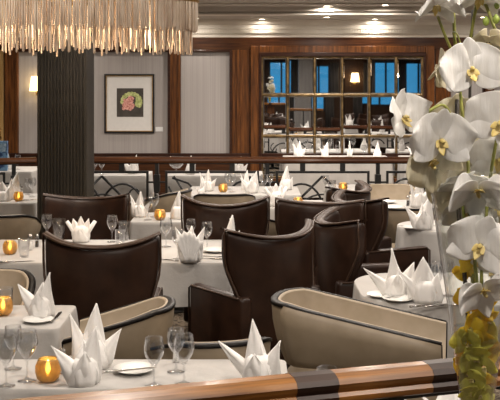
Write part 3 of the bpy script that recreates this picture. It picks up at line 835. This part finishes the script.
# middle table, left
ca(10,254,'lit amber candle at the left end of the long middle table')
tu(24,257,'short water glass right of the candle on the long middle table',1.05)
put(SA,30,250,'tall salt shaker behind the short water glass on the middle table','salt shaker','shakers',s=1.25)
put(PE,37,247,'pepper shaker beside the salt shaker on the middle table','pepper shaker','shakers',s=1.0)
gl(47,241,'wine glass left of the tulip folded napkin, the left one of two')
tu(59,239,'short glass between wine glass and tulip folded napkin',1.3)
nap('tulip',81,242,'white tulip folded napkin with two side points behind the big brown chair',0,1.15)
gl(112,242,'wine glass right of the tulip folded napkin behind the big brown chair')
tu(124,240,'short glass behind the right corner of the big brown chair',1.2)
tu(120,246,'low glass partly hidden by the right top corner of the big brown chair',1.0)
put(KN,14,262,'knife on the left end of the long middle table','knife','cutlery',-75)
# middle table, right
gl(166,247,'tall wine glass at the left of the cluster on the right of the middle table',1.05)
gl(178,259,'front wine glass beside the pleated napkin on the middle table',1.0)
gt(191,243,'wine glass behind the pleated napkin on the middle table',1.0)
gl(207,249,'wine glass right of the pleated napkin on the middle table',.96)
nap('fan',190,262,'white pleated fan napkin at the front of the middle table',0,1.2)
nap('cone',231,249,'white cone napkin leaning behind the right chair of the middle table',25,1.0)
pl(216,252,'white side plate right of the pleated napkin',1.1)
put(KN,165,260,'knife left of the pleated napkin','knife','cutlery',60)
put(FO,210,259,'fork in front of the plate on the middle table','fork','cutlery',70)
put(KN,219,257,'knife in front of the plate on the middle table','knife','cutlery',75)
# small table behind
nap('peak',139,217,'white napkin left of the glasses on the small table behind the middle table',0,.95)
gl(148,220,'wine glass left of the candle on the small table behind the middle table',1.0)
gl(154,217,'second wine glass left of the candle on the small table behind the middle table',1.05)
ca(160,220,'lit amber candle on the small table left of the centre brown chair')
nap('cone',178,219,'tall pointed napkin just left of the centre brown chair',0,1.02)
# small table right of the centre chair
nap('tulip',276,206,'curled white napkin on the small table right of the centre brown chair',30,1.3)
ca(298,207,'lit amber candle right of the curled napkin, behind the brown chairs')
# centre background
nap('peak',207,191,'tall pointed napkin left of the candle on the centre background table',0,.98)
nap('peak_left',201,194,'low white napkin in front of the tall one on the centre background table',40,.5)
ca(223,192,'lit amber candle on the centre background table')
gl(232,192,'wine glass right of the candle on the centre background table')
gt(228,189,'wine glass just behind the candle on the centre background table')
nap('wing',252,193,'large white napkin in the middle of the centre background table',0,1.05)
nap('peak',246,190,'white napkin behind the large middle one of the centre background table',30,.9)
gl(264,193,'wine glass right of the large napkin on the centre background table')
gt(270,190,'second wine glass right of the large napkin on the centre background table')
nap('cone',286,190,'pointed white napkin at the right end of the centre background table',10,1.1)
# left background
nap('wing',12,199,'white napkin left of the candle on the left background table',20,1.2)
nap('sail',3,201,'white napkin at the left photo edge on the left background table',0,.9)
ca(18.5,201,'lit amber candle on the left background table')
put(SA,21,197,'slim salt shaker behind the candle on the left background table','salt shaker','shakers',s=1.4)
gl(32,197,'wine glass next to the ribbed column on the left background table')
gt(28,195,'wine glass behind its neighbour next to the ribbed column')
put(KN,33,200,'knife beside the column on the left background table','knife','cutlery',-60)
# right background
pl(387,203,'rear white plate on the right background table',1.1)
pl(392,209,'front white plate on the right background table',1.2)
nap('peak',418,207,'tall white napkin on the right background table behind the round table',20,1.2)
put(PE,408,206,'pepper shaker beside the tall napkin on the right background table','pepper shaker','shakers',s=1.15)
put(SA,411,203,'salt shaker beside the pepper shaker on the right background table','salt shaker','shakers',s=1.3)
# round table
nap('wing',423,230,'white winged napkin on the small round table left of the vase',0,1.22)
pl(411,229,'white plate on the small round table',.95)
# large right table
nap('peak_left',396,297,'tall white napkin with a long left point on the large right table',5,1.15)
nap('sail',425,303,'broad white napkin in front on the large right table',-10,1.12)
pl(381,297,'rear white side plate on the large right table',.95)
pl(398,301,'white side plate under the napkin fold on the large right table',1.0)
gt(431,296,'wine glass behind the broad napkin, left one of three')
gl(437,298,'wine glass behind the broad napkin, middle one of three')
gl(447,296,'wine glass behind the vase edge on the large right table')
put(KN,443,306,'knife at the front of the large right table','knife','cutlery',-72)
put(FO,428,306,'fork at the front of the large right table','fork','cutlery',-72)
# candle table by the arch
ca(343,191,'lit amber candle in front of the railing arch')
tu(332,192,'short glass left of the candle in front of the railing arch',1.1)
gt(326,192,'wine glass left of the candle in front of the railing arch')
# beyond the railing
def nn(kind, x, y, label, rz=0, s=1.1): nap(kind, 0, 0, label, rz, s, loc=(x,y,.752))
def gg(x, y, label, s=1.0):
    o = place(GL, (x,y,.7515), 0, label, 'wine glass', G); o.scale = (s,s,s)
gg(-1.88,12.1,'wine glass beyond the railing right beside the column'); gg(-1.78,12.0,'second wine glass beyond the railing near the column'); 
nn('wing',-1.42,12.1,'white napkin beyond the railing at the right end of the table near the column')
nn('peak',-2.0,12.3,'white napkin beyond the railing nearest the column',0,.9)
nn('cone',-.72,12.05,'napkin beyond the railing right beside the big glass bowl',0,1.0)
nn('peak',-.12,12.05,'white napkin beyond the railing, right end of the glass bowl table',0,.95)
bw = empty('glass_bowl', (-.90,12.2,.7515))
MB().lathe([(.001,0),(.05,.002),(.05,.006),(.01,.02),(.01,.05),(.05,.065),(.085,.10),(.10,.15),(.088,.20),(.086,.20),(.097,.15),(.082,.104),(.045,.07),(.001,.062)], 24).build('bowl','glass', bw)
MB().lathe([(.10,.148),(.102,.152),(.10,.156)], 24).build('rim_band','steel', bw)
tag(bw, 'large footed glass bowl standing beyond the railing at the wood pilaster', 'bowl')
for i, (x, y, k) in enumerate([(.72,14.8,'peak'),(1.10,14.65,'wing'),(1.48,14.85,'peak_left'),(1.88,14.65,'cone')]):
    nn(k, x, y, ['first','second','third','fourth'][i]+' white napkin from the left on the bright table below the mirror', i*40)
for i, (x, y, k) in enumerate([(2.45,14.8,'wing'),(2.85,14.65,'peak'),(3.3,14.85,'cone')]):
    nn(k, x, y, ['first','second','third'][i]+' white napkin from the left beyond the railing scroll at right', i*50)
gg(.9,14.8,'wine glass between napkins on the bright table below the mirror'); gg(1.3,14.8,'wine glass in the middle of the bright table below the mirror'); gg(1.68,14.75,'wine glass at the right of the bright table below the mirror')
gg(2.65,14.8,'wine glass left on the table beyond the railing scroll'); gg(3.05,14.75,'wine glass right on the table beyond the railing scroll')
nn('peak',-3.1,12.7,'white napkin beyond the angled railing at far left'); gg(-2.95,12.7,'wine glass beyond the angled railing at far left')
for i, (x, y, k) in enumerate([(2.6,6.3,'peak'),(3.2,6.5,'wing'),(2.9,9.3,'cone'),(3.4,9.5,'peak'),(3.7,9.2,'wing')]):
    nn(k, x, y, 'white napkin reflected in the mirror, '+['on the farther reflected table at left','on the farther reflected table at right','leftmost on the nearer reflected table','middle one on the nearer reflected table','rightmost on the nearer reflected table'][i], i*30, 1.25)

# ------------------------------------------------------------------ chandelier
ch = empty('chandelier', (-1.30, 6.0, 2.0)); ax, ay = .985, .36
def el(k, sx=1.0): return (ax*sx*math.cos(k), ay*sx*math.sin(k))
zt = .335
def band(z0, z1, sc, name='rim_band', m='gold'):
    n = 96; rows = [[(*el(2*PI*k/n, sc+e), z) for k in range(n)] for z, e in ((z0,0),(z0,.012),(z1,.012),(z1,0),(z0,0))]
    MB().grid(rows, True).build(name, m, ch)
band(zt-.002, zt+.03, 1.0); band(zt+.07, zt+.09, .985)
# curved loose end of the gilt band
MB().tube([(el(a,1.03)[0], el(a,1.03)[1], zt+.016-.02*max(0,(a+2.2))**2*.0-(.02 if a > -1.75 else 0)*(a+1.75)*2.5) for a in [-2.9+.07*k for k in range(20)]], .010, 8).build('band_end','gold', ch)
n = 100
rr = random.Random(3)
for k in range(n):                                  # the longest rods, front side first
    a = PI+PI*(k+.5)/n if k < 80 else PI*(k-80+.5)/20
    if k < 80: a = PI+PI*(k+.5)/80
    x, y = el(a, rr.uniform(.955,.975)); L = rr.uniform(.295,.325); r0 = rr.uniform(.0055,.0075)
    MB().lathe([(.001,-L),(r0,-L+.006),(r0*.92,-.02),(r0*.9,0)], 7).build('rod','rod' if k % 3 else 'rod_dark', ch, loc=(x,y,zt))
sh = MB()
for k in range(420):
    a = 2*PI*k/420; x, y = el(a, rr.uniform(.982,1.0)); L = rr.uniform(.155,.185)
    r0 = .0062; sh.lathe([(.001,zt-L),(r0,zt-L+.004),(r0,zt)], 6, (x,y,0))
for k in range(300):
    a = 2*PI*k/300; x, y = el(a, rr.uniform(.90,.93)); L = rr.uniform(.24,.30)
    r0 = .0055; sh.lathe([(.001,zt-L),(r0,zt-L+.004),(r0,zt)], 6, (x,y,0))
o = sh.build('rods','rod', ch); o['kind'] = 'stuff'; o['label'] = 'dense short glass rods of the upper tier'
MB().box(-.9,.9,-.03,.03,zt+.0,zt+.03).box(-.03,.03,-.33,.33,zt,zt+.03).build('frame','gold', ch, smooth=False)
for x in (-.55,.55): MB().lathe([(.012,zt+.03),(.012,.925)], 10, (x,0,0)).build('suspension_tube','gold', ch)
MB().lathe([(.30,.895),(.30,.925)], 30, (0,0,0), True, True).build('ceiling_plate','gold', ch)
for x in (-.6,0,.6):
    MB().lathe([(.001,.12),(.03,.13),(.038,.16),(.03,.20),(.015,.23)], 14, (x,0,0)).build('bulb', emit('chandelier_bulb',(1,.72,.42),1.2), ch)
    l = bpy.data.lights.new('bulb_light','POINT'); l.energy = 4; l.color = (1,.74,.48); l.shadow_soft_size = .05
    lo = bpy.data.objects.new('bulb_light', l); C.objects.link(lo); lo.parent = ch; lo.location = (x,.0,.06)
tag(ch, 'wide oval chandelier of hanging golden glass rods at the upper left', 'chandelier')

# ------------------------------------------------------------------ vase, stand and orchids
VY = 1.9
vb = D(477, 400, VY); vx = vb.x
st = empty('pedestal_stand', (vx, VY, .30))
MB().box(-.17,.17,-.17,.17,.79,.83).build('top','wood_dark', st, smooth=False, bevel=.008)
MB().box(-.13,.13,-.13,.13,.05,.79).build('shaft','wood_z', st, smooth=False, bevel=.006)
MB().box(-.16,.16,-.16,.16,0,.06).build('plinth','wood_dark', st, smooth=False, bevel=.008)
tag(st, 'wooden pedestal carrying the orchid vase below the photo edge', 'pedestal')
vz = 1.13
va = empty('glass_vase', (vx, VY, vz))
def vr(z): return .0225+.075*max(0,(z-.02)/.56)**1.15          # outer radius
prof = [(.001,0),(.055,0),(.055,.006),(.028,.016)]+[(vr(z), z) for z in [.03+.53*k/16 for k in range(17)]]
inn = [(vr(z)-.003, z) for z in [.56-.52*k/16 for k in range(17)]]+[(.001,.038)]
MB().lathe(prof+inn, 36).build('body','vase_glass', va)
zw = D(477,328,VY).z-vz
MB().lathe([(.001,.040)]+[(vr(z)-.0045, z) for z in [.040+(zw-.040)*k/10 for k in range(11)]]+[(.001,zw)], 32).build('water','water', va)
tag(va, 'tall tapered clear glass vase half filled with water and yellow blooms', 'vase')

def petal(mb, ang, L, W, cup=.15, base=.004, tilt=0, seed=0, mat4=None, round_=1.0, ripple=.05):
    # petal in the local XZ plane facing -Y
    nV, nU = 9, 8; rows = []; rs = random.Random(seed)
    ph = rs.uniform(0,6)
    dirv = Vector((math.cos(ang),0,math.sin(ang))); side = Vector((-math.sin(ang),0,math.cos(ang)))
    for i in range(nV+1):
        v = i/nV; ww = W*(math.sin(PI*min(.985,v**(.75*round_)*.93+.045)))**.75
        row = []
        for k in range(nU+1):
            u = -1+2*k/nU
            yb = -cup*L*(v*v)*1.0+tilt*v*L+ .35*cup*W*u*u*1.2+ripple*W*math.sin(5*v+ph+u*3)*abs(u)
            row.append(dirv*(base+L*v)+side*(ww*u)+Vector((0,yb,0)))
        rows.append(row)
    if mat4: rows = [[mat4@p for p in r] for r in rows]
    mb.grid(rows)
def orchid(parent_loc, loc, yaw, pitch, roll, size, m='petal', parent=None, seed=0, closed=0, name='orchid_bloom'):
    mt4 = Matrix.Rotation(rad(yaw),4,'Z')@Matrix.Rotation(rad(pitch),4,'X')@Matrix.Rotation(rad(roll),4,'Y')
    mb = MB(); s = size; c = .12-closed*.9
    cup = .20+closed
    for a, L, W in ((90,.50,.20),(212,.50,.20),(328,.50,.20)): petal(mb, rad(a), L*s, W*s, cup*.8, .004, .05, seed+a, mt4)
    for a, L, W in ((14,.52,.42),(166,.52,.42)): petal(mb, rad(a), L*s, W*s, cup, .004, -.02, seed+a, mt4, round_=.9, ripple=.14)
    rel = Vector(loc)-Vector(parent_loc)
    o = mb.build(name, m, parent, solid=.0008, subsurf=1, loc=rel)
    lp = MB()
    for a, L, W in ((270,.20,.07),(225,.13,.06),(315,.13,.06)): petal(lp, rad(a), L*s, W*s, .5, .0, -.25, seed+a, mt4)
    cpts = [mt4@Vector(p) for p in ((0,0,0),(0,-.06*s,.02*s),(0,-.12*s,.0))]
    lp.tube(cpts, [.03*s,.035*s,.025*s], 8)
    lp.build('lip','lip', o, solid=.0008)
    return o
def stem(parent, base, pts, r, m='stem', name='stem'):
    return MB().tube([Vector(p)-Vector(base) for p in pts], r, 8).build(name, m, parent)
def curve(ps, n=8):
    ps = [Vector(p) for p in ps]; out = []
    for i in range(len(ps)-1):
        p0, p1, p2, p3 = ps[max(i-1,0)], ps[i], ps[i+1], ps[min(i+2,len(ps)-1)]
        for k in range(n):
            t = k/n; out.append(.5*((2*p1)+(-p0+p2)*t+(2*p0-5*p1+4*p2-p3)*t*t+(-p0+3*p1-3*p2+p3)*t**3))
    out.append(ps[-1]); return out
foot = Vector((vx, VY, vz+.06))
def spray(label, path, blooms, buds=(), r=.0032, stemmat='stem', twigs=()):
    o = empty('orchid_stem', foot)
    stem(o, foot, curve([foot]+path), r, stemmat)
    for i, (u, v, y, yaw, pitch, roll, size, mm, cl) in enumerate(blooms):
        orchid(foot, D(u,v,y), yaw, pitch, roll, size, mm, o, seed=i*7+len(label), closed=cl)
    for (u, v, y, s) in buds:
        p = D(u,v,y)-foot
        b = MB().lathe([(.0008,-s),(.5*s,-.75*s),(.72*s,-.1*s),(.6*s,.45*s),(.0008,1.0*s)], 10); b.build('bud','bud', o, loc=p)
    for pts, r_, mm in twigs: stem(o, foot, curve(pts), r_, mm, 'flower_stalk')
    return tag(o, label, 'orchid stem', 'orchid stems in the vase')
# (u, v, depth, yaw, pitch, roll, size, material, closed)
spray('tallest orchid stem with the big open white bloom at the upper right of the vase',
      [D(473,300,1.9), D(468,180,1.93), D(460,90,1.95), D(455,45,1.93), D(452,-40,1.93)],
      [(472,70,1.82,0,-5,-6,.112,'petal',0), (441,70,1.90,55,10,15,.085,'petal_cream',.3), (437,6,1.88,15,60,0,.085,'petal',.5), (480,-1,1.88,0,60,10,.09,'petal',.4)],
      twigs=[([D(451,49,1.92), D(444,33,1.9), D(438,17,1.88)], .0028, 'stem'), ([D(470,40,1.92), D(474,18,1.9), D(477,2,1.9)], .0032, 'stem'),
             ([D(457,45,1.93), D(453,33,1.92), D(457,34,1.9), D(461,45,1.9)], .0016, 'stem')])
spray('orchid stem leaning right with green buds at the top right corner',
      [D(480,300,1.9), D(490,180,1.88), D(505,90,1.88), D(498,40,1.88), D(480,-10,1.9)],
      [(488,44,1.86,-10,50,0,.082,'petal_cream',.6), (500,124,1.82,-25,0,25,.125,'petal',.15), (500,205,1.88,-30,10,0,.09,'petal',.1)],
      buds=[(486,21,1.87,.0095),(496,19,1.86,.0095),(497,5,1.88,.008)])
spray('orchid stem arching left with the leftmost white bloom beside the mirror',
      [D(474,300,1.9), D(462,200,1.9), D(457,140,1.95), D(445,106,1.95), D(425,113,1.93), D(408,118,1.9)],
      [(404,118,1.87,38,-10,-10,.10,'petal',.35), (441,141,1.84,10,10,0,.118,'petal',.1), (432,165,1.86,20,25,170,.105,'petal_cream',.1)])
spray('lower orchid stem with drooping white blooms in front of the vase rim',
      [D(476,300,1.9), D(474,250,1.86), D(470,210,1.86), D(468,160,1.90)],
      [(478,192,1.82,0,42,180,.105,'petal',.45), (480,246,1.82,-20,5,20,.115,'petal',.1), (484,292,1.82,15,35,160,.100,'petal',.3)])
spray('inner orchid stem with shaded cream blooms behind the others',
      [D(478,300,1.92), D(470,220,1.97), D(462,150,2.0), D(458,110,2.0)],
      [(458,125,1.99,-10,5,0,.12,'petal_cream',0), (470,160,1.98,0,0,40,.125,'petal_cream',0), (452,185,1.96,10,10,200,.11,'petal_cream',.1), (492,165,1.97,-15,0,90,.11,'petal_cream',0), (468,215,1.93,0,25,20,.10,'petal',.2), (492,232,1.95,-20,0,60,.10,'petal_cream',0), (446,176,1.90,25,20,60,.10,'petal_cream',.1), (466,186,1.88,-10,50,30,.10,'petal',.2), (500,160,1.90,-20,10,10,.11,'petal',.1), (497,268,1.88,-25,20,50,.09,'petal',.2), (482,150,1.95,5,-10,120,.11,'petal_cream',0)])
for i, (pts) in enumerate([[foot+Vector((.004,0,0)), D(469,330,1.9), D(463,255,1.9), D(458,200,1.9), D(457,100,1.98)], [foot-Vector((.006,0,0)), D(482,330,1.92), D(480,240,1.95), D(470,120,1.98), D(473,10,1.98)]]):
    o = empty('dark_twig', foot); stem(o, foot, curve(pts), .0042 if i == 0 else .003, 'twig', 'stick')
    tag(o, ['straight dark twig standing in the left of the vase','dark twig rising behind the big open orchid'][i], 'twig')
# blooms inside the vase
vz_list = [(466,250,.062,'petal_yellow'),(474,262,.058,'petal_yellow'),(463,268,.052,'petal_yellow'),(470,298,.06,'petal_yellow'),(482,305,.065,'petal_yellow'),(477,318,.065,'petal_yellow'),(466,342,.060,'petal_lime'),(481,345,.072,'petal_yellow'),(474,358,.066,'petal_lime'),(484,368,.058,'petal_lime'),(473,381,.056,'petal_lime'),(480,396,.050,'petal_lime'),(476,410,.045,'petal_yellow')]
vz_list += [(469,345,.06,'petal_lime'),(486,350,.06,'petal_yellow'),(466,362,.055,'petal_yellow'),(480,383,.055,'petal_yellow'),(471,394,.05,'petal_lime'),(485,336,.06,'petal_lime'),(471,330,.06,'petal_yellow'),(489,322,.055,'petal_yellow'),(484,395,.045,'petal_lime'),(468,375,.05,'petal_lime')]
vz_list.sort(key=lambda q: q[1])
for i, (u, v, s, mm) in enumerate(vz_list):
    p = D(u, v, VY+(-.012 if i % 2 else .010))
    o = empty('yellow_orchid', p)
    b = orchid(p, p, R.uniform(-40,40), R.uniform(-30,30), R.uniform(0,360), min(s, 1.75*vr(p.z-vz))*.86, mm, o, seed=i, closed=.2, name='petals')
    words = 'topmost,second,third,fourth,fifth,sixth,seventh,eighth,ninth,tenth,eleventh,twelfth,thirteenth'.split(',')
    nb = len(vz_list)-1-i
    hgt = ('topmost' if i == 0 else words[i]+' from the top') if i < 12 else ('lowest' if nb == 0 else words[nb]+' from the bottom')
    tag(o, ('yellow' if mm == 'petal_yellow' else 'lime green')+' orchid bloom inside the vase, '+hgt, 'flower', 'yellow and green blooms inside the vase')

# ------------------------------------------------------------------ lights
def downlight():
    r = empty('ceiling_downlight')
    MB().lathe([(.045,-.002),(.062,-.004),(.066,.0),(.066,.004)], 24).build('trim_ring','cornice', r)
    MB().lathe([(.001,.0),(.045,.0)], 20).build('lens','lens', r)
    return r
DL = downlight()
def dl(x, y, z, e, label, sp=170, col=(1,.90,.80)):
    o = place(DL, (x,y,z-.004), 0, label, 'ceiling light', 'recessed ceiling downlights')
    l = bpy.data.lights.new('downlight_beam','AREA'); l.shape = 'DISK'; l.size = .11; l.energy = e; l.color = col; l.spread = rad(sp)
    lo = bpy.data.objects.new('downlight_beam', l); C.objects.link(lo); lo.parent = o; lo.location = (0,0,-.012)
    return o
E = 13.5
for u, v in ((262,19),(327,17),(375,19),(483,17),(196,18),(60,18)):
    d = F*(CH-2.83)/(v-HZ); dl((u-250)/F*d, d, 2.83, E*.13, 'small glowing downlight on the low ceiling strip by the cornice, %s' % {262:'left of centre',327:'centre',375:'right of centre',483:'far right',196:'right of the chandelier',60:'behind the chandelier'}[u])
for u, v in ((327,6),(385,5)):
    d = F*(CH-2.925)/(v-HZ); dl((u-250)/F*d, d, 2.925, E*.5, 'glowing downlight on the upper ceiling, %s' % {327:'top centre of the photo',385:'top edge left of the orchids'}[u])
for x, y, e in ((-3.3,13.0,1.6),(-.9,12.7,1.5),(1.2,13.65,2.3),(2.9,13.5,2.0),(-2.6,9.6,1.2),(-.1,10.0,1.1),(1.6,9.2,1.2),(3.2,9.4,1.2),(-.3,8.2,.9),(-1.0,6.9,.9),(.9,7.6,.9),(1.1,5.3,1.15),(2.9,6.4,1.2),(-1.6,4.6,1.0),(-.3,3.3,.6),(.9,2.9,.5),(.5,.9,.9),(-1.5,.8,.8),(2.5,1.5,1.0),(1.3,1.7,1.1),(3.2,-1.5,.5),(-2.5,-1.5,.5)):
    dl(x, y, 2.925, E*e, 'recessed downlight outside the top of the photo, over the room')

w = bpy.data.worlds.new('World'); bpy.context.scene.world = w; w.use_nodes = True
bg = w.node_tree.nodes['Background']; bg.inputs[0].default_value = (.05,.34,.66,1); bg.inputs[1].default_value = .5

# ------------------------------------------------------------------ camera
cam = bpy.data.cameras.new('camera'); co = bpy.data.objects.new('camera', cam); C.objects.link(co)
co.location = (0,0,CH); co.rotation_euler = (PI/2,0,0)
cam.sensor_width = 36; cam.lens = 36*F/500; cam.shift_y = (HZ-200)/500; cam.clip_start = .05
cam.dof.use_dof = False
sc = bpy.context.scene; sc.camera = co
sc.view_settings.view_transform = 'Standard'; sc.view_settings.look = 'None'; sc.view_settings.gamma = 1
sc.view_settings.use_curve_mapping = False; sc.view_settings.exposure = 0.92
for m_ in bpy.data.materials: pass
